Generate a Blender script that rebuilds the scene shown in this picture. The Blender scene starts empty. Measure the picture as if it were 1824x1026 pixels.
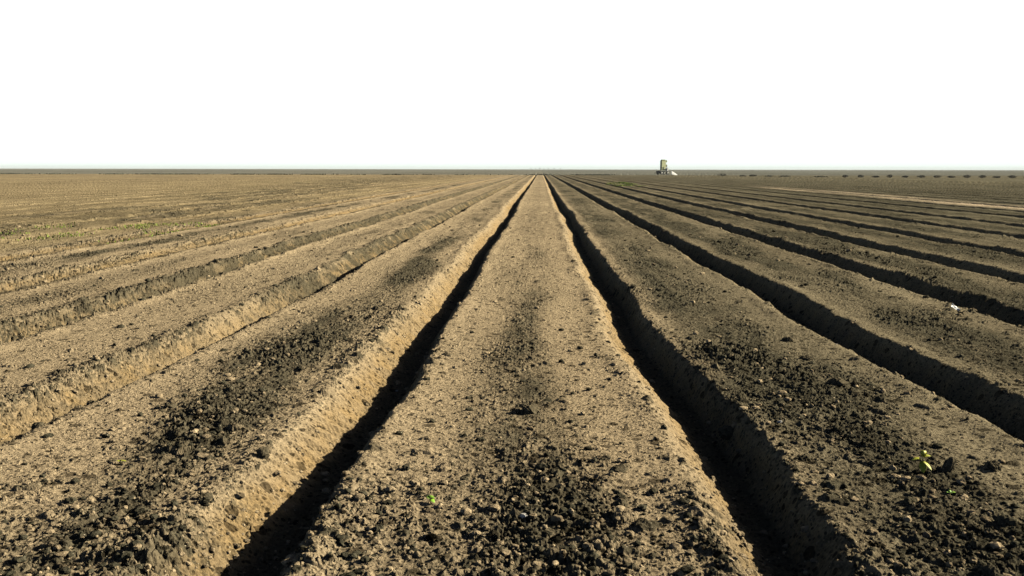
import bpy, math, random
import numpy as np
from mathutils import Vector, Matrix
F = np.float32
random.seed(7)
rng = np.random.default_rng(11)
S = bpy.context.scene
COL = S.collection

# ------------------------------------------------------------------ camera
CAM_H = 1.6
cam_d = bpy.data.cameras.new('camera')
cam_d.sensor_width = 36.0
cam_d.lens = 36.0 * 1600.0 / 1824.0
cam_d.clip_start = 0.05
cam_d.clip_end = 40000.0
cam = bpy.data.objects.new('camera', cam_d)
COL.objects.link(cam)
CAM_M = (Matrix.Translation((0, 0, CAM_H)) @ Matrix.Rotation(math.radians(1.79), 4, 'Z')
         @ Matrix.Rotation(math.radians(90 - 7.55), 4, 'X') @ Matrix.Rotation(math.radians(0.09), 4, 'Z'))
cam.matrix_world = CAM_M
S.camera = cam

def ground_at(px, py):
    """world point on the field's surface seen at a pixel of the 1824x1026 photograph"""
    d = CAM_M.to_3x3() @ Vector(((px - 912) / 1600.0, -(py - 513) / 1600.0, -1.0))
    t = -CAM_H / d.z
    for _ in range(6):
        t = -(CAM_H - rise(d.y * t)) / d.z
    return d.x * t, d.y * t

def rise(y):
    q = min(max((10.0 - y) / 6.0, 0), 1)
    return .03 * q * q * (3 - 2 * q)

# ------------------------------------------------------------------ light
SUN_EL, SUN_AZ = 25.0, 74.0          # azimuth clockwise from +Y
sun_d = bpy.data.lights.new('sun', 'SUN')
sun_d.energy = 5.0
sun_d.angle = math.radians(0.5)
sun_d.color = (1.0, 0.90, 0.72)
sun = bpy.data.objects.new('sun', sun_d)
COL.objects.link(sun)
e, a = math.radians(SUN_EL), math.radians(SUN_AZ)
sv = Vector((math.cos(e) * math.sin(a), math.cos(e) * math.cos(a), math.sin(e)))
sun.rotation_euler = sv.to_track_quat('Z', 'Y').to_euler()
sun.location = sv * 50

W = bpy.data.worlds.new('World')
S.world = W
W.use_nodes = True
nt = W.node_tree
nt.nodes.clear()
def N(t, typ, **kw):
    n = t.nodes.new(typ)
    for k, v in kw.items():
        setattr(n, k, v)
    return n
sky = N(nt, 'ShaderNodeTexSky', sky_type='NISHITA', sun_disc=False)
sky.sun_elevation = e
sky.sun_rotation = a
sky.dust_density = 0.5
sky.air_density = 0.18
tc = N(nt, 'ShaderNodeTexCoord')
sep = N(nt, 'ShaderNodeSeparateXYZ')
mr = N(nt, 'ShaderNodeMapRange', interpolation_type='SMOOTHSTEP')
mr.inputs[1].default_value = 0.235
mr.inputs[2].default_value = 0.18
mr.inputs[3].default_value = 0.0
mr.inputs[4].default_value = 1.0
mul = N(nt, 'ShaderNodeVectorMath', operation='SCALE')
mul.inputs[3].default_value = 0.05
mixw = N(nt, 'ShaderNodeMix', data_type='RGBA')
mixw.inputs[7].default_value = (.72, .80, .75, 1)
bg = N(nt, 'ShaderNodeBackground')
bg.inputs[1].default_value = 1.0
wo = N(nt, 'ShaderNodeOutputWorld')
L = nt.links.new
L(tc.outputs['Generated'], sep.inputs[0])
L(sep.outputs[2], mr.inputs[0])
L(sky.outputs[0], mul.inputs[0])
L(mul.outputs[0], mixw.inputs[6])
dt = N(nt, 'ShaderNodeVectorMath', operation='DOT_PRODUCT')
dt.inputs[1].default_value = (math.sin(math.radians(32)), math.cos(math.radians(32)), 0)
m2 = N(nt, 'ShaderNodeMapRange', interpolation_type='SMOOTHSTEP')
m2.inputs[1].default_value = -.15
m2.inputs[2].default_value = .38
m2.inputs[3].default_value = .12
m3 = N(nt, 'ShaderNodeMath', operation='MULTIPLY')
L(tc.outputs['Generated'], dt.inputs[0])
L(dt.outputs['Value'], m2.inputs[0])
L(mr.outputs[0], m3.inputs[0])
L(m2.outputs[0], m3.inputs[1])
L(m3.outputs[0], mixw.inputs[0])
L(mixw.outputs[2], bg.inputs[0])
L(bg.outputs[0], wo.inputs[0])

S.view_settings.view_transform = 'Standard'
S.view_settings.look = 'None'
S.view_settings.gamma = 1.0
S.view_settings.exposure = 0.60
S.render.engine = 'CYCLES'
S.cycles.diffuse_bounces = 0
S.cycles.max_bounces = 4
S.cycles.volume_bounces = 0

# ------------------------------------------------------------------ noise (numpy)
def hsh(ix, iy, s):
    h = (ix.astype(np.int64) * 374761393 + iy.astype(np.int64) * 668265263 + s * 974711) & 0xffffffff
    h = ((h ^ (h >> 13)) * 1274126177) & 0xffffffff
    h = ((h ^ (h >> 15)) * 2246822519) & 0xffffffff
    h = h ^ (h >> 16)
    return (h & 0xffffff).astype(F) / F(0xffffff)

def vn(x, y, s):
    fx, fy = np.floor(x), np.floor(y)
    ix, iy = fx.astype(np.int64), fy.astype(np.int64)
    u, v = (x - fx).astype(F), (y - fy).astype(F)
    u = u * u * u * (u * (u * 6 - 15) + 10)
    v = v * v * v * (v * (v * 6 - 15) + 10)
    a = hsh(ix, iy, s); b = hsh(ix + 1, iy, s); c = hsh(ix, iy + 1, s); d = hsh(ix + 1, iy + 1, s)
    return ((a + (b - a) * u) * (1 - v) + (c + (d - c) * u) * v) * 2 - 1

def fbm(x, y, s, o=3, g=0.5):
    r = 0; am = 1.0; t = 0
    for i in range(o):
        r = r + am * vn(x * 2 ** i + i * 17.3, y * 2 ** i - i * 9.1, s + i)
        t += am; am *= g
    return r / t

def lumps(x, y, c, s, dens, rmin=.22, rmax=.55, flat=.8):
    """irregular clods: union of half-ellipsoids, at most one to a cell; dens = how many cells carry one.
    returns the height and a per-clod random number"""
    wx = x + 0.42 * c * fbm(x / (c * .6), y / (c * .6), s + 50, 2)
    wy = y + 0.42 * c * fbm(x / (c * .6) + 40, y / (c * .6), s + 53, 2)
    gx, gy = np.floor(wx / c).astype(np.int64), np.floor(wy / c).astype(np.int64)
    best = np.zeros_like(x, dtype=F); rid = np.zeros_like(x, dtype=F)
    for dx in (-1, 0, 1):
        for dy in (-1, 0, 1):
            cx, cy = gx + dx, gy + dy
            px = (cx + .5 + .8 * (hsh(cx, cy, s) - .5)) * c
            py = (cy + .5 + .8 * (hsh(cx, cy, s + 1) - .5)) * c
            q = hsh(cx, cy, s + 3)
            r = c * (rmin + (rmax - rmin) * q * q * q)
            on = hsh(cx, cy, s + 2) < dens
            d2 = ((wx - px) ** 2 + (wy - py) ** 2) / (r * r)
            h = np.where(on & (d2 < 1), r * flat * np.sqrt(np.maximum(0, 1 - d2)) ** .8, 0)
            m = h > best
            best = np.where(m, h, best); rid = np.where(m, hsh(cx, cy, s + 4), rid)
    return best.astype(F), rid.astype(F)

def sst(a, b, x):
    t = np.clip((x - a) / (b - a), 0, 1)
    return t * t * (3 - 2 * t)

# ------------------------------------------------------------------ the field
#           centre, depth, left wall width, right wall width, crumbliness of the left wall
FUR = [(-13.9 - 2.15 * i, .035, .30, .34, .8) for i in range(22, 0, -1)]
NL = len(FUR) + 2
FUR += [(-13.9, .035, .30, .34, 1.), (-11.7, .04, .32, .36, 1.), (-9.55, .055, .36, .40, 1.), (-7.25, .085, .36, .36, 1.), (-5.20, .17, .34, .30, 1.3),
       (-3.24, .21, .33, .26, .75), (-1.17, .20, .36, .19, .5), (.95, .195, .33, .18, .35), (3.03, .22, .34, .22, .3),
       (5.20, .22, .34, .30, .3), (7.15, .20, .36, .30, .3), (9.25, .19, .36, .32, .3), (11.6, .18, .38, .34, .3),
       (13.9, .17, .38, .34, .3), (16.4, .17, .38, .34, .3)]
FUR += [(18.6 + 2.15 * i, .16, .40, .34, .3) for i in range(20)]
BEDS = [(FUR[i][0] + FUR[i + 1][0]) / 2 for i in range(len(FUR) - 1)]

#       how cloddy the middle of each bed is: amount, from y, to y, what is left beyond
BAND = {-1: (.9, 60, 120, .5, 0, .6), 0: (.9, 60, 120, .5, 0, .5), 1: (.4, 60, 120, .5, 0, .45), 2: (.13, 9, 18, 3.0, .1, .45),
        3: (1., 14, 40, .6, .14, .40), 4: (.85, 13, 26, .2, -.04, .40), 5: (1., 12, 22, .65, -.22, .70),
        6: (1., 25, 60, .8, -.08, .70), 7: (1., 30, 70, .8, -.1, .75)}

BEND = {.95: .20, 3.03: .10, -3.24: -.10}

def terrain(x, y, fine=True):
    x = x.astype(F); y = y.astype(F)
    z = np.zeros_like(x); wall = np.zeros_like(x); crumbly = np.zeros_like(x); inner = np.zeros_like(x); lug = np.zeros_like(x); cloddy = np.zeros_like(x)
    far = sst(420, 240, y)
    lo, lo2 = sst(75, 22, y), sst(180, 60, y)
    wob = .035 * lo * vn(y / 3.1, x * 0 + 3, 5) + .05 * lo2 * vn(y / 11., x * 0 + 9, 6)
    ed = .035 * fbm(x / .22, y / .22, 21, 2) * sst(120, 20, y)
    band = np.zeros_like(x)
    for k, (cx, dep, wl, wr, cr) in enumerate(FUR):
        m = np.abs(x - cx) < 1.3
        if not m.any():
            continue
        xm, ym = x[m], y[m]
        q = xm - cx - wob[m] - BEND.get(cx, 0) * sst(9., 4., ym) - .03 * lo[m] * vn(ym / 2.3, xm * 0 + k * 7.7, 30 + k)
        w = np.where(q < 0, wl, wr) * (1 + .10 * lo[m] * vn(ym / 1.7, xm * 0 + k * 3.1, 60 + k))
        t = (np.abs(q) + ed[m] * sst(.03, .12, np.abs(q)) - .035) / w
        su = 1 - t
        s = np.clip(su, 0, 1)
        prof = s * s * (3 - 2 * s)
        dd = dep * (1 + .10 * lo[m] * vn(ym / 2.9, xm * 0 + k * 5.3, 90 + k)) * np.clip(far[m] * 1.0 + .25, 0, 1)
        z[m] += -dd * prof
        z[m] += .022 * np.exp(-((np.abs(q) - w - .07) / .09) ** 2) * (.6 + .6 * lo[m] * vn(ym / .5, q / .4, 120 + k))
        wall[m] = np.maximum(wall[m], sst(.06, .55, s))
        crumbly[m] = np.maximum(crumbly[m], cr * np.where(q < 0, 1, .55) * sst(-.45, .1, su) * (1 - .6 * sst(.55, 1, s)))
        # tyre lug marks pressed into the lower left wall
        if cx in (-1.17, .95):
            ph = (ym - .4 * (q + .15)) / .118 + .35 * vn(ym / .6, q * 0, 140 + k)
            fade = sst(3.9, 4.6, ym) * sst(11., 7., ym) * (.45 + .55 * sst(-.2, .4, vn(ym / .9, q * 0 + 1, 150 + k)))
            mk = sst(.06, .24, s) * sst(1.0, .9, s) * (q < 0)
            sw = ph - np.floor(ph)
            lug[m] = np.maximum(lug[m], mk * fade)
            z[m] += (.024 * (np.where(sw < .13, sw / .13, (1 - sw) / .87) - .5) * mk * fade * (1.0 if cx < 0 else .6)).astype(F)
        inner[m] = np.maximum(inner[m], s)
        if cx in (-5.20, -3.24):      # walls slumped into dark clods farther off
            cloddy[m] = np.maximum(cloddy[m], (q < .02) * sst(-.35, .10, su) * sst(6.5 if cx < -4 else 8.5, 14, ym) * np.clip(.75 + .9 * fbm(xm / .16, ym / .35, 765, 3), 0, 1))
    # rough cloddy band along the middle of every bed
    for k, bx in enumerate(BEDS):
        m = np.abs(x - bx) < 1.2
        if not m.any():
            continue
        xm, ym = x[m], y[m]
        amt, ylo, yhi, rest, off, wd = BAND.get(k - NL, (.85, 50, 120, .7, 0, .70) if bx > 0 else (1., 90, 200, .5, 0, .62))
        amt = amt * (rest + (1 - rest) * sst(yhi, ylo, ym))
        wv = wd + .16 * vn(ym / 2.4, xm * 0 + k, 200 + k)
        off = off + .12 * vn(ym / 4., xm * 0, 230 + k)
        b = sst(1.35, .2, np.abs(xm - bx - off) / wv)
        b = b * (.52 + .48 * sst(-.30, .22, fbm(xm / .5, ym / 2.2, 260 + k, 3)))
        band[m] = np.maximum(band[m], b * amt)
    patch = sst(-.15, .45, fbm(x / .9, y / 2.6, 300, 3))
    rough = np.clip(band * (.75 + .35 * patch) + .16 * patch, 0, 1.2)
    # the last few metres before the camera are cloddy all over
    near = sst(4.7, 3.6, y + .35 * fbm(x / .7, y / .7, 320, 2))
    rough = np.maximum(rough, near * (.55 + .5 * fbm(x / .5, y / .4, 321, 2)))
    # smooth dry ground at the far left, cloddy strip before it
    lz = sst(-9.9, -10.8, x)
    strip = np.exp(-((x + 13.2 + .12 * np.clip(y - 25, 0, 90) - 1.2 * vn(y / 9., x * 0, 330)) / (2.2 + .05 * np.clip(y - 25, 0, 90))) ** 2)
    rough = np.where(lz > 0, (1 - lz) * rough + lz * np.clip(.06 + 1.15 * strip * (.45 + patch) + .40 * patch * sst(90, 40, y), 0, 1.2), rough)
    rough = rough * (1 - .75 * wall) * (.75 + .5 * vn(x / .8, y / 1.1, 350))
    # relief
    z += .03 * sst(10., 4., y)
    z += (.016 * fbm(x / 1.3, y / 1.7, 400, 3) * sst(90, 30, y)).astype(F)
    z += (.020 * lz * fbm(x / 3., y / 3., 401, 3) + .05 * lz * strip * fbm(x / .6, y / .6, 402, 3)).astype(F)
    z += (.010 * rough * fbm(x / .16, y / .16, 410, 3)).astype(F)
    rk = rough * sst(30, 12, y)
    wx, wy = x + .03 * vn(x / .07, y / .07, 431), y + .03 * vn(x / .07, y / .07, 432)
    z += (rk * (.017 * (1 - np.abs(vn(wx / .105, wy / .09, 433)) * 1.7) + .015 * (1 - np.abs(vn(wx / .05, wy / .045, 434)) * 1.7)
                + .010 * (1 - np.abs(vn(x / .024, y / .022, 435)) * 1.7))).astype(F)
    z += ((.0050 + .0030 * sst(8, 4, y)) * fbm(x / .06, y / .05, 420, 3, .6)).astype(F)
    wk = wall * sst(40, 15, y) * (1 - .85 * lug)
    z += (wk * (.011 * vn(y / .075 + .6 * vn(y / .3, x / .3, 444), x / .22, 440) + .009 * fbm(x / .035, y / .035, 441, 2))).astype(F)
    tint = np.zeros_like(x) + .5
    if fine:
        flat_ = (1 - .5 * wall) * (1 - .85 * lug)
        for c, s, lim, dn, fl in ((.021, 500, 9., .42 + .45 * rough, .75), (.042, 520, 26., .26 + .42 * rough, .56),
                                  (.105, 540, 75., .050 + .28 * np.clip(rough - .25, 0, 1) + .12 * near, .46)):
            m = (y < lim) & (y > 2.0) & (np.abs(x) < 60)
            if not m.any():
                continue
            dn2 = np.clip(dn + .8 * crumbly * (.35 + patch) + .5 * cloddy, 0, .93)
            h, r = lumps(x[m], y[m], c, s, dn2[m])
            k = sst(lim, lim * .75, y[m])
            z[m] += h * k * (.52 + .25 * rough[m] + .45 * crumbly[m]) * flat_[m]
            t_ = tint[m]; t_[h > 0] = r[h > 0]; tint[m] = t_
        # pits and scrapes in the freshly cut walls
        m = (wall > .05) & (y < 14) & (y > 2.5) & (np.abs(x) < 8)
        h, r = lumps(x[m], y[m], .06, 560, .42 + 0 * x[m], .2, .5, .55)
        z[m] -= h * sst(.05, .3, wall[m]) * .8 * (1 - .8 * lug[m])
    # far relief of clods that the small scales no longer reach
    fr = sst(7, 20, y) * sst(260, 120, y)
    z += (fr * (.007 + .013 * np.clip(rough, 0, 1) + .015 * crumbly) * vn(x / .13, y / .45, 600)).astype(F)
    tint = np.where(lug > .5, .5, tint)
    return z, wall, rough, tint, crumbly, patch, lz, inner, band, cloddy

def heights(xs, ys):
    return terrain(np.array(xs, F), np.array(ys, F))[0]

# rows get longer with distance, columns fan out: even detail for a person standing near the origin
rows = [-60, -40, -25, -15, -9, -5, -2.5, -1, 0, .8, 1.4, 1.9, 2.3, 2.6, 2.8]
y = 2.9
while y < 3900:
    rows.append(y)
    y += min(max(.0055, (.62 if y < 15 else .34 if y < 30 else .16 if y < 260 else .4) * y * y / 1437.0), .12 * y)
rows = np.array(rows + [4000.], F)
NT = 2050
tt = np.linspace(-.74, .70, NT).astype(F)
ext = np.concatenate([np.geomspace(.15, 3000, 40)]).astype(F)
yy = np.maximum(rows, 2.6)
X = np.concatenate([(-.74 * yy)[:, None] - ext[::-1][None, :], yy[:, None] * tt[None, :], (.70 * yy)[:, None] + ext[None, :]], axis=1)
Y = np.repeat(rows[:, None], X.shape[1], axis=1)
nr, nc = X.shape
xf, yf = X.ravel().astype(F), Y.ravel().astype(F)
z, wall, rough, tint, crumbly, patch, lz, inner, band, cloddy = terrain(xf, yf)
z *= sst(2000, 800, yf) * sst(2000, 800, np.abs(xf))

# soil colour: dry crust, freshly cut subsoil of the furrow walls, moist dark clods and painted furrow shade, far fallow ground
def c3(r, g, b): return np.array([r, g, b], F)[None, :]
dry, cut, damp_shade, fallow, pale = c3(.51, .40, .245), c3(.41, .29, .14), c3(.085, .078, .052), c3(.205, .21, .175), c3(.70, .56, .37)
n1 = fbm(xf / 2.2, yf / 6., 700, 3)[:, None]
n2 = fbm(xf / .12, yf / .12, 710, 2)[:, None]
colr = dry * (1 + .16 * n1 + .14 * n2)
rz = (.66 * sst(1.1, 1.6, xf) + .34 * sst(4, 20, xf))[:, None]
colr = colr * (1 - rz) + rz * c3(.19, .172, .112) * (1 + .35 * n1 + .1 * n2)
colr = colr + (cut * (1 + .12 * n2) - colr) * (np.clip(wall * (.8 + .5 * n1[:, 0] + .5 * n2[:, 0]), 0, 1) * (1 - .6 * rz[:, 0]))[:, None]
furrow_shade = sst(.68, .95, inner)[:, None]  # furrow floor and lower walls darkened in the colour to deepen their shadow
colr = colr + (damp_shade * (1.1 + .3 * n2) - colr) * furrow_shade * .75
nf = fbm(xf / .28, yf / .8, 770, 4, .65)
nl = fbm(xf / .6, yf / 2.8, 775, 4, .6)
nn = nf + (nl * 1.15 - nf) * sst(7, 16, yf)
flk = np.clip((tint != .5) * sst(.45, .6, tint) * .55 * (1 - wall), 0, 1)      # crumbs on the pale crust, tinted dark for their shaded sides
left = lz * np.clip(2.2 * np.exp(-((xf + 15.5 + .16 * np.clip(yf - 28, 0, 90)) / (3.2 + .07 * np.clip(yf - 28, 0, 90))) ** 2) * (.38 + 1.7 * fbm(xf / 1.0, yf / 6., 780, 4, .6)), 0, .9) * sst(200, 110, yf)
dk = np.clip(flk + left + band * (.56 + .22 * sst(1.1, 1.6, xf) + 1.0 * nn) + crumbly * (.55 * (tint != .5) + .2) + .95 * cloddy + rough * (.58 + .75 * (tint - .3)) + .22 * sst(.62, .95, tint) * (rough > .1), 0, 1)[:, None]
colr = colr + (damp_shade * (1 + .4 * n2) - colr) * dk * .9
ps = np.exp(-((xf - 20.5 - .02 * (yf - 45) - 1.0 * vn(yf / 15., xf * 0, 740)) / 1.1) ** 2) * sst(25, 32, yf) * sst(95, 70, yf)
colr = colr + (pale - colr) * (ps * (.6 + .4 * patch))[:, None] * .95
lf = (lz * (1 - .8 * np.clip(rough, 0, 1)))[:, None]
colr = colr + (c3(.36, .283, .155) * (1 + .30 * fbm(xf / 6., yf / 16., 720, 3)[:, None] + .34 * fbm(xf / .9, yf / 2.5, 721, 3)[:, None] + .2 * n2) - colr) * lf * .85
fb = sst(236, 252, yf + 6 * vn(xf / 30., yf * 0, 730) + .10 * np.clip(xf, -80, 0))[:, None]
colr = colr + (fallow * (1 + .3 * fbm(xf / 40., yf / 120., 735, 3)[:, None]) - colr) * fb * .85
colr = np.clip(colr, .02, .8)

def mesh_from(name, V, Fq, smooth=False):
    me = bpy.data.meshes.new(name)
    n = Fq.shape[1]
    me.vertices.add(len(V)); me.vertices.foreach_set('co', np.ascontiguousarray(V, F).ravel())
    me.loops.add(Fq.size); me.loops.foreach_set('vertex_index', np.ascontiguousarray(Fq, np.int32).ravel())
    me.polygons.add(len(Fq))
    me.polygons.foreach_set('loop_start', np.arange(0, Fq.size, n, dtype=np.int32))
    me.polygons.foreach_set('loop_total', np.full(len(Fq), n, np.int32))
    me.polygons.foreach_set('use_smooth', np.full(len(Fq), smooth, bool))
    me.update(calc_edges=True)
    return me

def grid_faces(nr, nc):
    i = np.arange(nr - 1)[:, None] * nc + np.arange(nc - 1)[None, :]
    return np.stack([i, i + 1, i + nc + 1, i + nc], -1).reshape(-1, 4)

def link(name, me, mat=None, parent=None):
    o = bpy.data.objects.new(name, me)
    COL.objects.link(o)
    if mat: me.materials.append(mat)
    if parent: o.parent = parent
    return o

def tag(o, label=None, cat=None, group=None, kind=None):
    for k, v in (('label', label), ('category', cat), ('group', group), ('kind', kind)):
        if v: o[k] = v
    return o

# ------------------------------------------------------------------ materials
def material(name, base, rough=.9, vary=.2, scale=8., spec=.2, metallic=0., bump=0.):
    m = bpy.data.materials.new(name)
    m.use_nodes = True
    t = m.node_tree
    p = t.nodes['Principled BSDF']
    g = N(t, 'ShaderNodeTexCoord')
    nz = N(t, 'ShaderNodeTexNoise')
    nz.inputs['Scale'].default_value = scale
    nz.inputs['Detail'].default_value = 5
    r = N(t, 'ShaderNodeMapRange')
    r.inputs[1].default_value = .3; r.inputs[2].default_value = .7
    r.inputs[3].default_value = 1 - vary; r.inputs[4].default_value = 1 + vary
    v = N(t, 'ShaderNodeVectorMath', operation='SCALE')
    v.inputs[0].default_value = base
    t.links.new(g.outputs['Object'], nz.inputs['Vector'])
    t.links.new(nz.outputs[0], r.inputs[0])
    t.links.new(r.outputs[0], v.inputs[3])
    t.links.new(v.outputs[0], p.inputs['Base Color'])
    p.inputs['Roughness'].default_value = rough
    p.inputs['Specular IOR Level'].default_value = spec
    p.inputs['Metallic'].default_value = metallic
    if bump:
        b = N(t, 'ShaderNodeBump')
        b.inputs['Strength'].default_value = bump
        b.inputs['Distance'].default_value = .01
        t.links.new(nz.outputs[0], b.inputs['Height'])
        t.links.new(b.outputs[0], p.inputs['Normal'])
    return m

def soil_material():
    m = bpy.data.materials.new('soil')
    m.use_nodes = True
    t = m.node_tree
    p = t.nodes['Principled BSDF']
    at = N(t, 'ShaderNodeAttribute', attribute_name='soil')
    g = N(t, 'ShaderNodeTexCoord')
    nz = N(t, 'ShaderNodeTexNoise'); nz.inputs['Scale'].default_value = 55; nz.inputs['Detail'].default_value = 6
    nz.inputs['Roughness'].default_value = .7
    r = N(t, 'ShaderNodeMapRange')
    for k, v in enumerate((.3, .7, .48, 1.46)): r.inputs[k + 1].default_value = v
    v = N(t, 'ShaderNodeVectorMath', operation='SCALE')
    # straw and pale grit flecks
    vo = N(t, 'ShaderNodeTexVoronoi'); vo.inputs['Scale'].default_value = 38
    lt = N(t, 'ShaderNodeMath', operation='LESS_THAN'); lt.inputs[1].default_value = .13
    sp = N(t, 'ShaderNodeSeparateColor')
    gt = N(t, 'ShaderNodeMath', operation='GREATER_THAN'); gt.inputs[1].default_value = .86
    an = N(t, 'ShaderNodeMath', operation='MULTIPLY')
    mx = N(t, 'ShaderNodeMix', data_type='RGBA'); mx.inputs[7].default_value = (.62, .54, .38, 1)
    k = t.links.new
    k(g.outputs['Object'], nz.inputs['Vector']); k(g.outputs['Object'], vo.inputs['Vector'])
    k(nz.outputs[0], r.inputs[0]); k(r.outputs[0], v.inputs[3]); k(at.outputs['Color'], v.inputs[0])
    k(vo.outputs['Distance'], lt.inputs[0]); k(vo.outputs['Color'], sp.inputs[0]); k(sp.outputs[0], gt.inputs[0])
    k(lt.outputs[0], an.inputs[0]); k(gt.outputs[0], an.inputs[1]); k(an.outputs[0], mx.inputs[0])
    last = v.outputs[0]
    for sc_, rad, share, dark in ((42., .36, .60, .36), (17., .29, .74, .30), (6.5, .25, .55, .36)):  # dark flecks put small crumb shadows into the soil colour
        v2 = N(t, 'ShaderNodeTexVoronoi'); v2.inputs['Scale'].default_value = sc_
        l2 = N(t, 'ShaderNodeMath', operation='LESS_THAN'); l2.inputs[1].default_value = rad
        s2 = N(t, 'ShaderNodeSeparateColor')
        g2 = N(t, 'ShaderNodeMath', operation='GREATER_THAN'); g2.inputs[1].default_value = share
        a2 = N(t, 'ShaderNodeMath', operation='MULTIPLY')
        x2 = N(t, 'ShaderNodeMix', data_type='RGBA', blend_type='MULTIPLY'); x2.inputs[7].default_value = (dark, dark, dark, 1)
        k(g.outputs['Object'], v2.inputs['Vector']); k(v2.outputs['Distance'], l2.inputs[0]); k(v2.outputs['Color'], s2.inputs[0])
        k(s2.outputs[1], g2.inputs[0]); k(l2.outputs[0], a2.inputs[0]); k(g2.outputs[0], a2.inputs[1]); k(a2.outputs[0], x2.inputs[0])
        k(last, x2.inputs[6]); last = x2.outputs[2]
    k(last, mx.inputs[6]); k(mx.outputs[2], p.inputs['Base Color'])
    b = N(t, 'ShaderNodeBump'); b.inputs['Strength'].default_value = .8; b.inputs['Distance'].default_value = .022
    k(nz.outputs[0], b.inputs['Height']); k(b.outputs[0], p.inputs['Normal'])
    p.inputs['Roughness'].default_value = 1.0
    p.inputs['Specular IOR Level'].default_value = .0
    return m

SOIL = soil_material()
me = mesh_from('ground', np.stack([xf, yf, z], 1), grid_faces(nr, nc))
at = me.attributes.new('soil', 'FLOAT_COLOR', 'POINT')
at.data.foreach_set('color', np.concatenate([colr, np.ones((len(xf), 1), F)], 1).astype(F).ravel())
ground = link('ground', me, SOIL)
tag(ground, 'ploughed field of long straight beds and furrows running to the horizon', 'field', kind='structure')

# ------------------------------------------------------------------ mesh helpers
def ico(sub=2):
    t = (1 + 5 ** .5) / 2
    v = [(-1, t, 0), (1, t, 0), (-1, -t, 0), (1, -t, 0), (0, -1, t), (0, 1, t), (0, -1, -t), (0, 1, -t), (t, 0, -1), (t, 0, 1), (-t, 0, -1), (-t, 0, 1)]
    f = [(0, 11, 5), (0, 5, 1), (0, 1, 7), (0, 7, 10), (0, 10, 11), (1, 5, 9), (5, 11, 4), (11, 10, 2), (10, 7, 6), (7, 1, 8),
         (3, 9, 4), (3, 4, 2), (3, 2, 6), (3, 6, 8), (3, 8, 9), (4, 9, 5), (2, 4, 11), (6, 2, 10), (8, 6, 7), (9, 8, 1)]
    v = [np.array(p, float) / np.linalg.norm(p) for p in v]
    for _ in range(sub):
        c = {}; nf = []
        def mid(i, j):
            k = (min(i, j), max(i, j))
            if k not in c:
                m = v[i] + v[j]; v.append(m / np.linalg.norm(m)); c[k] = len(v) - 1
            return c[k]
        for i, j, k in f:
            p, q, r = mid(i, j), mid(j, k), mid(k, i)
            nf += [(i, p, r), (j, q, p), (k, r, q), (p, q, r)]
        f = nf
    return np.array(v), np.array(f)

def clod_mesh(name, seed, sx, sy, sz, sub=4):
    v, f = ico(sub)
    n = v.copy()
    o = seed * 13.7
    def n3(s):
        return (vn(n[:, 0] * s + o, n[:, 1] * s + n[:, 2] * s * .7, seed) + vn(n[:, 1] * s - o, n[:, 2] * s * 1.1 - n[:, 0] * s * .5, seed + 9)) * .5
    r = 1 + .42 * n3(1.6) + .26 * n3(3.4) + .15 * n3(7.5) + .08 * n3(16)
    v = v * r[:, None]
    # broken facets
    rg = np.random.default_rng(seed)
    for _ in range(7):
        d = rg.normal(size=3); d /= np.linalg.norm(d)
        h = v @ d; lim = rg.uniform(.72, .95)
        v = v - np.maximum(h - lim, 0)[:, None] * d[None, :] * .85
    v = v * np.array([sx, sy, sz])
    return mesh_from(name, v, f)

CLOD = material('damp_clod', (.14, .118, .075), 1., .45, 60., 0., bump=.8)
CLOD_DRY = material('dry_clod', (.25, .20, .125), 1., .35, 60., 0., bump=.8)

clods = [  # photo x, y of the base, width px, height px, label
    (1492, 686, 46, 26, 'wide dark clod of earth alone on the bed left of the second right furrow'),
    (470, 818, 26, 24, 'dark upright clod on the upper edge of the lit furrow wall left of centre'),
    (302, 726, 24, 13, 'small dark clod alone on the smooth bed below the left furrow'),
    (1770, 836, 36, 22, 'dark clod on the right bed to the right of the yellow-green sprout'),
    (1402, 608, 26, 14, 'dark clod near the left edge of the bed beside the right furrow, farthest up'),
    (1435, 640, 22, 12, 'small dark clod a little below the farthest clod on the right bed'),
    (490, 607, 20, 9, 'flat dark clod at the far side of the bed left of centre'),
    (622, 611, 18, 9, 'small dark clod in the middle of the bed left of centre'),
    (945, 735, 46, 30, 'dark crumbled clod heap in the middle of the central bed'),
    (1105, 838, 40, 13, 'flat dark clod near the right edge of the central bed'),
    (1080, 818, 26, 10, 'smaller dark clod just left of the flat clod on the central bed'),
    (1108, 902, 34, 16, 'dark clod low on the central bed near its right edge'),
    (1302, 742, 44, 26, 'big dark clod on the rim of the right furrow shadow'),
    (1215, 822, 22, 15, 'clod on the lit wall of the furrow right of the central bed'),
    (165, 712, 40, 20, 'dark clod lying at the foot of the lit left furrow wall'),
    (66, 760, 22, 16, 'dark clod at the foot of the lit wall by the left picture edge'),
    (1690, 840, 26, 30, 'dark clod right behind the yellow-green sprout'),
]
for k, (px, py, w, h, lab) in enumerate(clods):
    x0, y0 = ground_at(px, py)
    d = math.hypot(x0, y0)
    sc = d / 1600.0
    sx, sz = w * sc * .42, h * sc * .46
    zz = float(heights([x0], [y0])[0])
    o = link('soil_clod', clod_mesh('soil_clod', 31 + k, sx, sx * .8, sz), CLOD if k not in (13,) else CLOD_DRY)
    o.location = (x0, y0 + sx * .3, zz + sz * .2)
    o.rotation_euler = (0, 0, k * 1.3)
    tag(o, lab, 'soil clod', 'large loose clods of earth')

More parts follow.
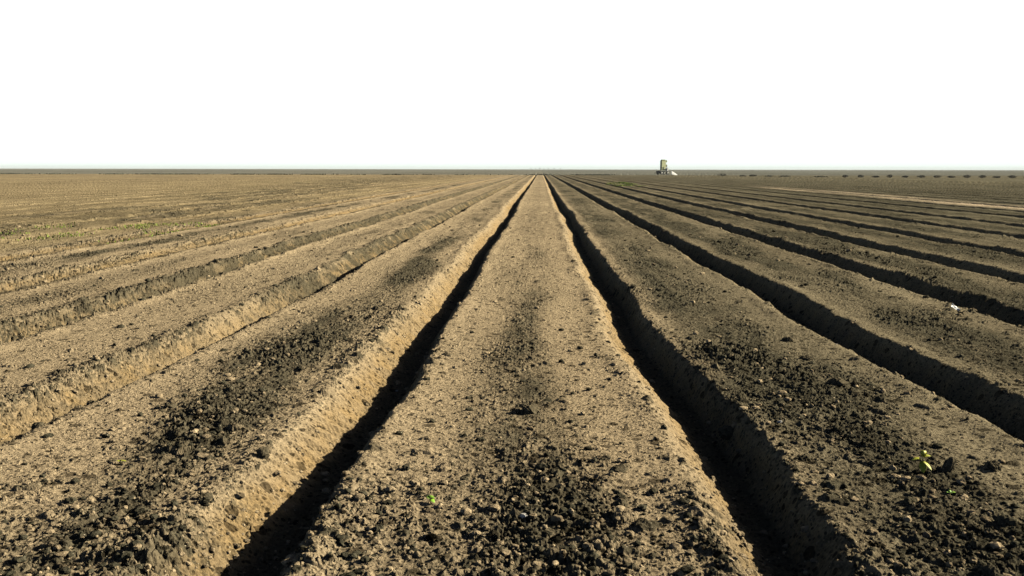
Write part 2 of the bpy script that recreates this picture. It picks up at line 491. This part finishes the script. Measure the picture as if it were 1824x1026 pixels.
# thousands of crumbs: nobody could count them
def crumbs():
    base = [ico(1) for _ in range(1)][0]
    n = 17000
    u = rng.random(n)
    yy = 2.9 / (1 - u * (1 - 2.9 / 26.))
    xx = yy * rng.uniform(-.66, .64, n)
    zt, wl, rg_, tn, cr, pt, _, _, _, _ = terrain(xx.astype(F), yy.astype(F))
    keep = rng.random(n) < np.clip(.10 + .85 * rg_ + .9 * cr * (.3 + pt), 0, 1)
    xx, yy, zt = xx[keep], yy[keep], zt[keep]
    n = len(xx)
    size = (.004 + .014 * rng.random(n) ** 4) * (1 + yy / 14.)
    bv, bf = base
    V = np.empty((n, len(bv), 3), F)
    jit = 1 + .45 * (rng.random((n, len(bv), 1)) - .5)
    sc = np.stack([.7 + .7 * rng.random(n), .7 + .7 * rng.random(n), .5 + .4 * rng.random(n)], 1)
    ang = rng.random(n) * 6.283
    P = bv[None] * jit * (sc * size[:, None])[:, None, :]
    ca, sa = np.cos(ang)[:, None], np.sin(ang)[:, None]
    V[:, :, 0] = P[:, :, 0] * ca - P[:, :, 1] * sa + xx[:, None]
    V[:, :, 1] = P[:, :, 0] * sa + P[:, :, 1] * ca + yy[:, None]
    V[:, :, 2] = P[:, :, 2] + (zt + size * .25)[:, None]
    FF = (bf[None] + (np.arange(n) * len(bv))[:, None, None]).reshape(-1, 3)
    m = mesh_from('soil_crumbs', V.reshape(-1, 3), FF)
    cc = np.where((rng.random((n, 1)) < .5) & (wl[keep] < .1)[:, None], damp_shade * (.7 + .8 * rng.random((n, 1))), dry * (.6 + .6 * rng.random((n, 1))))
    cc = np.repeat(cc[:, None, :], len(bv), 1).reshape(-1, 3)
    a_ = m.attributes.new('soil', 'FLOAT_COLOR', 'POINT')
    a_.data.foreach_set('color', np.concatenate([cc, np.ones((len(cc), 1))], 1).astype(F).ravel())
    o = link('soil_crumbs', m, SOIL)
    tag(o, 'loose crumbs of soil scattered over the beds and furrow walls', 'soil crumbs', kind='stuff')
crumbs()

# ------------------------------------------------------------------ seedlings and weeds
def leaf_strip(vs, fs, base, direc, length, width, droop, thick=.0006, cup=.25):
    """a leaf: tapered curved blade with thickness"""
    d = Vector(direc).normalized()
    side = d.cross(Vector((0, 0, 1)))
    if side.length < 1e-3: side = Vector((1, 0, 0))
    side.normalize()
    n = 7; i0 = len(vs)
    for k in range(n + 1):
        t = k / n
        w = width * (.18 + math.sin(math.pi * min(t * .93 + .07, 1)) ** .8) * .5 if k < n else width * .03
        c = Vector(base) + d * (length * t) + Vector((0, 0, -droop * t * t * length))
        up = Vector((0, 0, cup * w))
        for s in (-1, 0, 1):
            vs.append(tuple(c + side * (s * w) + (up if s else Vector())))
        for s in (1, 0, -1):
            vs.append(tuple(c + side * (s * w) + (up if s else Vector()) - Vector((0, 0, thick))))
        if k:
            a_, b_ = i0 + (k - 1) * 6, i0 + k * 6
            for j in range(6):
                fs.append((a_ + j, a_ + (j + 1) % 6, b_ + (j + 1) % 6, b_ + j))

def simple_mesh(name, vs, fs, smooth=True):
    m = bpy.data.meshes.new(name)
    m.from_pydata(vs, [], fs)
    if smooth:
        for p in m.polygons: p.use_smooth = True
    m.update()
    return m

def stem_mesh(name, pts, r0, r1, n=8):
    vs, fs = [], []
    for k, p in enumerate(pts):
        r = r0 + (r1 - r0) * k / (len(pts) - 1)
        for j in range(n):
            a_ = 2 * math.pi * j / n
            vs.append((p[0] + r * math.cos(a_), p[1] + r * math.sin(a_), p[2]))
        if k:
            for j in range(n):
                fs.append(((k - 1) * n + j, (k - 1) * n + (j + 1) % n, k * n + (j + 1) % n, k * n + j))
    fs.append(tuple(range(n))[::-1]); fs.append(tuple(range((len(pts) - 1) * n, len(pts) * n)))
    return simple_mesh(name, vs, fs)

YG = material('yellow_green_leaf', (.52, .54, .06), .5, .25, 60., .4)
GR = material('bright_green_leaf', (.28, .52, .05), .5, .25, 60., .4)
ST = material('pale_stem', (.42, .36, .14), .7, .2, 60.)

def empty(name, loc, rz=0):
    o = bpy.data.objects.new(name, None)
    o.empty_display_size = .1
    COL.objects.link(o)
    o.location = loc; o.rotation_euler = (0, 0, rz)
    return o

def sprout(px, py, hgt, leaves, mat, label):
    x0, y0 = ground_at(px, py)
    zz = float(heights([x0], [y0])[0])
    r = empty('seedling', (x0, y0, zz - .004))
    link('stem', stem_mesh('stem', [(0, 0, 0), (.003, 0, hgt * .4), (-.002, .002, hgt * .8), (0, 0, hgt)], .0035, .002), ST, r)
    for (az, el, ln, wd, at_) in leaves:
        vs, fs = [], []
        a_, e_ = math.radians(az), math.radians(el)
        leaf_strip(vs, fs, (0, 0, hgt * at_), (math.cos(a_) * math.cos(e_), math.sin(a_) * math.cos(e_), math.sin(e_)), ln, wd, .35)
        link('leaf', simple_mesh('leaf', vs, fs), mat, r)
    tag(r, label, 'seedling')

sprout(1643, 842, .095, [(180, 15, .062, .030, .8), (95, 80, .05, .03, .95), (20, 25, .056, .028, .9), (-110, -35, .055, .032, .7),
                         (-40, -20, .048, .026, .65), (250, 55, .035, .024, .95)], YG,
       'yellow-green leafy sprout standing on the cloddy bed right of centre')
sprout(766, 894, .022, [(150, 35, .026, .022, .9), (30, 25, .028, .024, .9), (-40, 0, .030, .022, .8), (85, 50, .022, .02, 1)], GR,
       'small bright green seedling low on the left side of the central bed')
sprout(214, 826, .02, [(170, 20, .03, .014, .9), (10, 20, .034, .014, .9), (60, 40, .02, .012, .9)], YG,
       'tiny yellow-green seedling in the dark clods of the bed left of centre')
sprout(1692, 890, .03, [(200, 40, .03, .014, .9), (-20, 40, .03, .014, .9), (90, 60, .026, .012, .9)], GR,
       'thin pale green seedling below the yellow-green sprout on the right bed')

def weeds(name, x0, x1, y0, y1, n, hmin, hmax, mat, label, wid=.012, clump=1.):
    """grass and low weeds: many blades in one object"""
    xs = rng.uniform(x0, x1, n); ys = rng.uniform(y0, y1, n)
    k = (fbm(xs / clump, ys / (clump * 2), 900, 2) > rng.uniform(-.2, .5, n))
    xs, ys = xs[k], ys[k]; n = len(xs)
    zs = terrain(xs.astype(F), ys.astype(F))[0]
    h = rng.uniform(hmin, hmax, n); w = wid * (.6 + .8 * rng.random(n)); a_ = rng.random(n) * 6.283; ln = rng.uniform(.1, .9, n)
    V = np.empty((n, 6, 3), F)
    for i, (t, ww) in enumerate(((0, 1), (.55, .8), (1, .1))):
        cx = xs + np.cos(a_ + 1.57) * ln * h * t * t; cy = ys + np.sin(a_ + 1.57) * ln * h * t * t; cz = zs - .01 + h * t * (1 - .3 * t * ln)
        for j, s in enumerate((-1, 1)):
            V[:, i * 2 + j] = np.stack([cx + s * np.cos(a_) * w * ww, cy + s * np.sin(a_) * w * ww, cz], 1)
    q = np.array([[0, 1, 3, 2], [2, 3, 5, 4]])
    FF = (q[None] + (np.arange(n) * 6)[:, None, None]).reshape(-1, 4)
    tag(link(name, mesh_from(name, V.reshape(-1, 3), FF), mat), label, 'weeds', kind='stuff')

WG = material('weed_green', (.26, .36, .05), .7, .3, 3.)
WD = material('weed_dull', (.12, .13, .085), .8, .35, .6)
weeds('green_weeds', -13.4, -9.2, 19.5, 26, 3800, .03, .09, WG, 'thin bright green weeds sprouting on the rough left strip', .010, .8)
weeds('yellow_green_weeds', 7.2, 10.2, 86, 112, 5000, .05, .13, WG, 'patch of yellow-green weeds far off right of the vanishing beds', .03, 2.5)
weeds('field_edge_weeds', -175, 20, 239, 246, 15000, .12, .38, WD, 'low dark strip of weeds across the far edge of the left field', .10, 5.)

# ------------------------------------------------------------------ row of far shrubs
LEAFM = material('shrub_leaf', (.12, .125, .095), .8, .4, 3.)
TWIG = material('shrub_twig', (.09, .07, .05), .9, .3, 10.)
def shrub_mesh(seed, w, h):
    r = np.random.default_rng(seed)
    n = 520
    p = r.normal(size=(n, 3)); p /= np.linalg.norm(p, axis=1)[:, None]
    rad = (.45 + .55 * r.random(n) ** .5) * (1 + .35 * np.sin(3 * np.arctan2(p[:, 1], p[:, 0]) + seed) * (1 - np.abs(p[:, 2])))
    p = p * rad[:, None] * np.array([w / 2, w / 2.4, h / 2]) + np.array([0, 0, h * .52])
    p[:, 2] = np.maximum(p[:, 2], .04)
    V, FF = [], []
    for k in range(n):
        d = r.normal(size=3); d /= np.linalg.norm(d)
        e1 = np.cross(d, [0.3, .2, 1]); e1 /= np.linalg.norm(e1); e2 = np.cross(d, e1)
        s = r.uniform(.04, .085)
        i = len(V)
        V += [tuple(p[k] - e1 * s), tuple(p[k] + e2 * s * .55), tuple(p[k] + e1 * s), tuple(p[k] - e2 * s * .55)]
        FF.append((i, i + 1, i + 2, i + 3))
    return simple_mesh('crown', V, FF, False)

def shrub(px, py, wpx, hpx, label, seed):
    x0, y0 = ground_at(px, py)
    sc = math.hypot(x0, y0) / 1600.
    w, h = wpx * sc, hpx * sc
    r = empty('shrub', (x0, y0, float(heights([x0], [y0])[0])))
    link('crown', shrub_mesh(seed, w, h), LEAFM, r)
    st = link('stem', stem_mesh('stem', [(0, 0, -.05), (.02, 0, h * .3), (0, .02, h * .6)], .035, .015), TWIG, r)
    tag(r, label, 'shrub', 'shrubs in a row along the far field edge')
    return r
row_x = [1505, 1533, 1560, 1585, 1613, 1641, 1669, 1694, 1722, 1750, 1776, 1803, 1829]
words = ['first', 'second', 'third', 'fourth', 'fifth', 'sixth', 'seventh', 'eighth', 'ninth', 'tenth', 'eleventh', 'twelfth', 'thirteenth']
rr = random.Random(3)
for k, px in enumerate(row_x):
    py = 302.9 + 13.2 + .004 * (px - 1505)
    shrub(px, py, rr.uniform(8.5, 13), rr.uniform(2.9, 5.2),
          'low dark shrub, %s from the left in the evenly spaced far row at right' % words[k], 40 + k)
for (px, py, w, h, lab) in ((1287, 313.8, 15, 4.2, 'wide low dark shrub right of the tall tank, nearest to it'),
                            (1322, 314, 11, 3.2, 'small low shrub between the wide dark shrub and the spaced far row'),
                            (1341, 314.3, 13, 3.2, 'flat low shrub, second to the right of the wide dark shrub'),
                            (1370, 314.6, 14, 3.6, 'dark low shrub midway between the tall tank and the spaced far row'),
                            (1397, 315, 17, 2.8, 'broad flat shrub right of the midway dark shrub'),
                            (1462, 315.4, 22, 2.8, 'broadest flat shrub just left of the evenly spaced far row')):
    shrub(px, py, w, h, lab, int(px))

# ------------------------------------------------------------------ tank trailer near the horizon
def boxm(name, boxes, bev=.02):
    import bmesh
    bm = bmesh.new()
    for (cx, cy, cz, sx, sy, sz) in boxes:
        r = bmesh.ops.create_cube(bm, size=1)
        for v in r['verts']:
            v.co = Vector((v.co.x * sx + cx, v.co.y * sy + cy, v.co.z * sz + cz))
    if bev:
        bmesh.ops.bevel(bm, geom=bm.edges[:], offset=bev, segments=2, affect='EDGES')
    m = bpy.data.meshes.new(name); bm.to_mesh(m); bm.free()
    return m

def cylm(name, r, l, axis='X', n=28, prof=None):
    """turned shape along an axis: prof = list of (offset along axis, radius)"""
    prof = prof or [(-l / 2, r * .92), (-l / 2 + .03, r), (l / 2 - .03, r), (l / 2, r * .92)]
    vs, fs = [], []
    for k, (o_, rr_) in enumerate(prof):
        for j in range(n):
            a_ = 2 * math.pi * j / n
            c, s = rr_ * math.cos(a_), rr_ * math.sin(a_)
            vs.append((o_, c, s) if axis == 'X' else (c, s, o_))
        if k:
            for j in range(n):
                fs.append(((k - 1) * n + j, (k - 1) * n + (j + 1) % n, k * n + (j + 1) % n, k * n + j))
    fs.append(tuple(range(n))[::-1]); fs.append(tuple(range((len(prof) - 1) * n, len(prof) * n)))
    return simple_mesh(name, vs, fs)

TANK = material('faded_green_plastic', (.72, .76, .42), .6, .06, 2.)
CAPM = material('dull_green_cap', (.42, .44, .20), .7, .1, 2.)
WHITE = material('white_enamel', (.80, .80, .74), .5, .06, 3.)
DARK = material('dark_steel', (.075, .085, .08), .6, .3, 4.)
RUB = material('tyre_rubber', (.02, .02, .02), .8, .3, 8.)
STEEL = material('galvanised_steel', (.42, .42, .38), .45, .15, 4., .5, .6)

tx, ty = ground_at(1181, 310.6)
k = math.hypot(tx, ty) / 1600.
tz = float(heights([tx], [ty])[0])
T = empty('tank_trailer', (tx, ty, tz), math.radians(33))
tag(T, 'tall yellow-green upright tank on a low dark trailer at the horizon', 'tank trailer')
bw = 9.2 * k; top = 26.4 * k; bot = 7.6 * k
hull = link('tank', boxm('tank', [(-.1, 0, (bot + top - .5) / 2, bw, .8, top - .5 - bot)]
                         + [(-.1, 0, bot + .35 + q * .62, bw + .06, .86, .10) for q in range(5)], .035), TANK, T)
link('cap', boxm('cap', [(-.1, 0, top - .36, bw * .96, .74, .26), (-.1, 0, top - .13, bw * .8, .5, .2)], .04), CAPM, hull)
lad = [(bw / 2 + .16, -.2, (bot + top) / 2, .05, .05, top - bot), (bw / 2 + .16, .2, (bot + top) / 2, .05, .05, top - bot)]
lad += [(bw / 2 + .16, 0, bot + .2 + q * .3, .035, .40, .035) for q in range(int((top - bot - .3) / .3))]
link('ladder', boxm('ladder', lad, 0), STEEL, T)
link('bracket', boxm('bracket', [(bw / 2 + .18, -.35, top - .55, .40, .12, .62), (bw / 2 - .02, -.35, top - .5, .3, .05, .06)], .02), CAPM, T)
link('bracket', boxm('bracket', [(bw / 2 + .24, -.35, top - 1.95, .46, .14, .70), (bw / 2 - .02, -.35, top - 1.9, .3, .05, .06)], .02), CAPM, T)
pump = link('pump_box', boxm('pump_box', [(bw / 2 + .15, -.75, bot + .18, .62, .6, .95)], .05), WHITE, T)
link('hose', cylm('hose', .09, 1.0, 'Z', 16, [(-.0, .10), (.5, .09), (.95, .09), (1.0, .11)]), WHITE, pump).location = (bw / 2 + .05, -.78, bot + .6)
link('platform', boxm('platform', [(-.15, 0, 1.06, 3.9, 2.0, .16), (-1.95, 0, .98, .12, 1.9, .5), (-1.2, -.5, .72, 1.2, .8, .5)], .03), DARK, T)
link('drawbar', boxm('drawbar', [(-2.6, 0, .62, 1.4, .14, .12), (-3.25, 0, .45, .12, .12, .45)], .02), DARK, T)
for sx in (-1.35, 1.05):
    for sy in (-.85, .85):
        wpr = [(-.17, .40), (-.15, .48), (-.08, .50), (.08, .50), (.15, .48), (.17, .40)]
        wh = link('wheel', simple_mesh('wheel', *[(lambda m: ([tuple((v.co.y, v.co.x, v.co.z)) for v in m.vertices], [tuple(p.vertices)[::-1] for p in m.polygons]))(cylm('w', .5, .34, 'X', 32, wpr))][0]), RUB, T)
        wh.location = (sx, sy, .5)
        rm = link('rim', simple_mesh('rim', *[(lambda m: ([tuple((v.co.y, v.co.x, v.co.z)) for v in m.vertices], [tuple(p.vertices)[::-1] for p in m.polygons]))(cylm('w', .27, .36, 'X', 24, [(-.185, .2), (-.175, .27), (.175, .27), (.185, .2)]))][0]), STEEL, wh)
import bmesh

# white sheet thrown over a wedge-shaped heap beside the tank
hx, hy = ground_at(1201, 311.6)
k = math.hypot(hx, hy) / 1600.
n = 28
gx, gy = np.meshgrid(np.linspace(-1, 1, n), np.linspace(-1, 1, n))
ww, hh = 12.5 * k, 7.2 * k
hz = np.clip(1.15 - .55 * (gx + 1), 0, 1) * np.clip((1 - np.abs(gy)) * 1.02, 0, 1) * sst(-1.0, -.80, gx) * sst(1.0, .7, gx)
fold = .05 * fbm(gx * 2.2, gy * 2.2, 77, 3)
V = np.stack([gx * ww / 2, gy * 2.3, np.maximum(hz * hh + fold * (hz > .02), 0)], -1).reshape(-1, 3)
H = empty('covered_heap', (hx, hy, float(heights([hx], [hy])[0])), -.14)
tag(H, 'white sheet over a low wedge-shaped heap right of the tall tank', 'covered heap')
sh = link('sheet', mesh_from('sheet', V, grid_faces(n, n), True), material('white_sheet', (.78, .80, .76), .6, .06, 2.), H)
V2 = V * np.array([1.06, 1.06, .9]); V2[:, 2] = np.minimum(V2[:, 2], .22) - .03
link('earth_skirt', mesh_from('earth_skirt', V2, grid_faces(n, n), True), CLOD, H)

# ------------------------------------------------------------------ white scrap and pale stones
def scrap(px, py):
    x0, y0 = ground_at(px, py)
    n = 22
    gx, gy = np.meshgrid(np.linspace(-1, 1, n), np.linspace(-1, 1, n))
    zz = .022 + .009 * fbm(gx * 1.7 + 4, gy * 1.7, 81, 3) + .010 * np.abs(gx) + .004 * np.sin(gy * 4 + gx * 2)
    r = 1 + .22 * fbm(gx * 3, gy * 3 + 9, 83, 2)
    top_ = np.stack([gx * .045 * r, gy * .034 * r, zz], -1).reshape(-1, 3)
    bot_ = top_ - np.array([0, 0, .0012])
    f = grid_faces(n, n)
    Fq = np.concatenate([f, f[:, ::-1] + n * n])
    o = link('plastic_scrap', mesh_from('plastic_scrap', np.concatenate([top_, bot_]), Fq, True), material('white_plastic', (.82, .84, .82), .35, .04, 20., .5))
    o.location = (x0, y0, float(heights([x0], [y0])[0]) + .035)
    o.rotation_euler = (math.radians(24), math.radians(30), math.radians(-25))
    tag(o, 'crumpled white scrap of plastic on the rim of the third furrow to the right', 'litter')
scrap(1699, 557)
STONE = material('pale_stone', (.62, .60, .54), .7, .12, 40.)
for q, (px, py, w, lab) in enumerate(((1388, 757, 8, 'small white stone on the cloddy bed right of the central furrow'),
                                      (932, 926, 14, 'flat pale stone among the clods low on the central bed'),
                                      (706, 655, 5, 'tiny pale stone at the top of the lit wall left of the central bed'),
                                      (1490, 610, 5, 'tiny pale stone on the second bed to the right near its dark furrow'))):
    x0, y0 = ground_at(px, py)
    r_ = w * math.hypot(x0, y0) / 1600. * .55
    o = link('stone', clod_mesh('stone', 400 + q, r_, r_ * .7, r_ * .5, 3), STONE)
    o.location = (x0, y0, float(heights([x0], [y0])[0]) + r_ * .3)
    tag(o, lab, 'stone', 'pale stones on the soil')

# ------------------------------------------------------------------ trees on the horizon
BARK = material('bark', (.10, .08, .06), .9, .2, 2.)
FOL = material('far_foliage', (.17, .19, .15), .8, .3, .5)
def far_tree(px, seed, h):
    x0 = (px - 962) / 1600. * 3600
    r = empty('distant_tree', (x0, 3600, 0))
    link('trunk', stem_mesh('trunk', [(0, 0, -.5), (.1, 0, h * .3), (0, .1, h * .6)], .5, .25), BARK, r)
    rg_ = np.random.default_rng(seed)
    m = 420
    p = rg_.normal(size=(m, 3)); p /= np.linalg.norm(p, axis=1)[:, None]
    p = p * (.4 + .6 * rg_.random((m, 1)) ** .5) * np.array([h * .34, h * .34, h * .38]) + np.array([0, 0, h * .62])
    V, FF = [], []
    for c in p:
        d = rg_.normal(size=(2, 3)) * h * .055
        i = len(V); V += [tuple(c - d[0]), tuple(c + d[1]), tuple(c + d[0]), tuple(c - d[1])]; FF.append((i, i + 1, i + 2, i + 3))
    link('crown', simple_mesh('crown', V, FF, False), FOL, r)
    tag(r, 'faint tree on the horizon above the vanishing beds', 'tree', 'faint trees on the horizon')
for q, px in enumerate((945, 953, 961, 968, 976, 986, 997)):
    far_tree(px, 500 + q, 5 + 2 * random.random())

# ------------------------------------------------------------------ haze
hb = boxm('haze', [(0, 2000, 4.0, 12400, 4300, 12.0)], 0)
hm = bpy.data.materials.new('haze')
hm.use_nodes = True
t = hm.node_tree
t.nodes.remove(t.nodes['Principled BSDF'])
pv = N(t, 'ShaderNodeVolumePrincipled')
pv.inputs['Color'].default_value = (.88, .95, .97, 1)
pv.inputs['Density'].default_value = .00018
t.links.new(pv.outputs[0], t.nodes['Material Output'].inputs['Volume'])
ho = link('haze', hb, hm)
tag(ho, 'thin pale haze over the distant field', 'haze', kind='stuff')
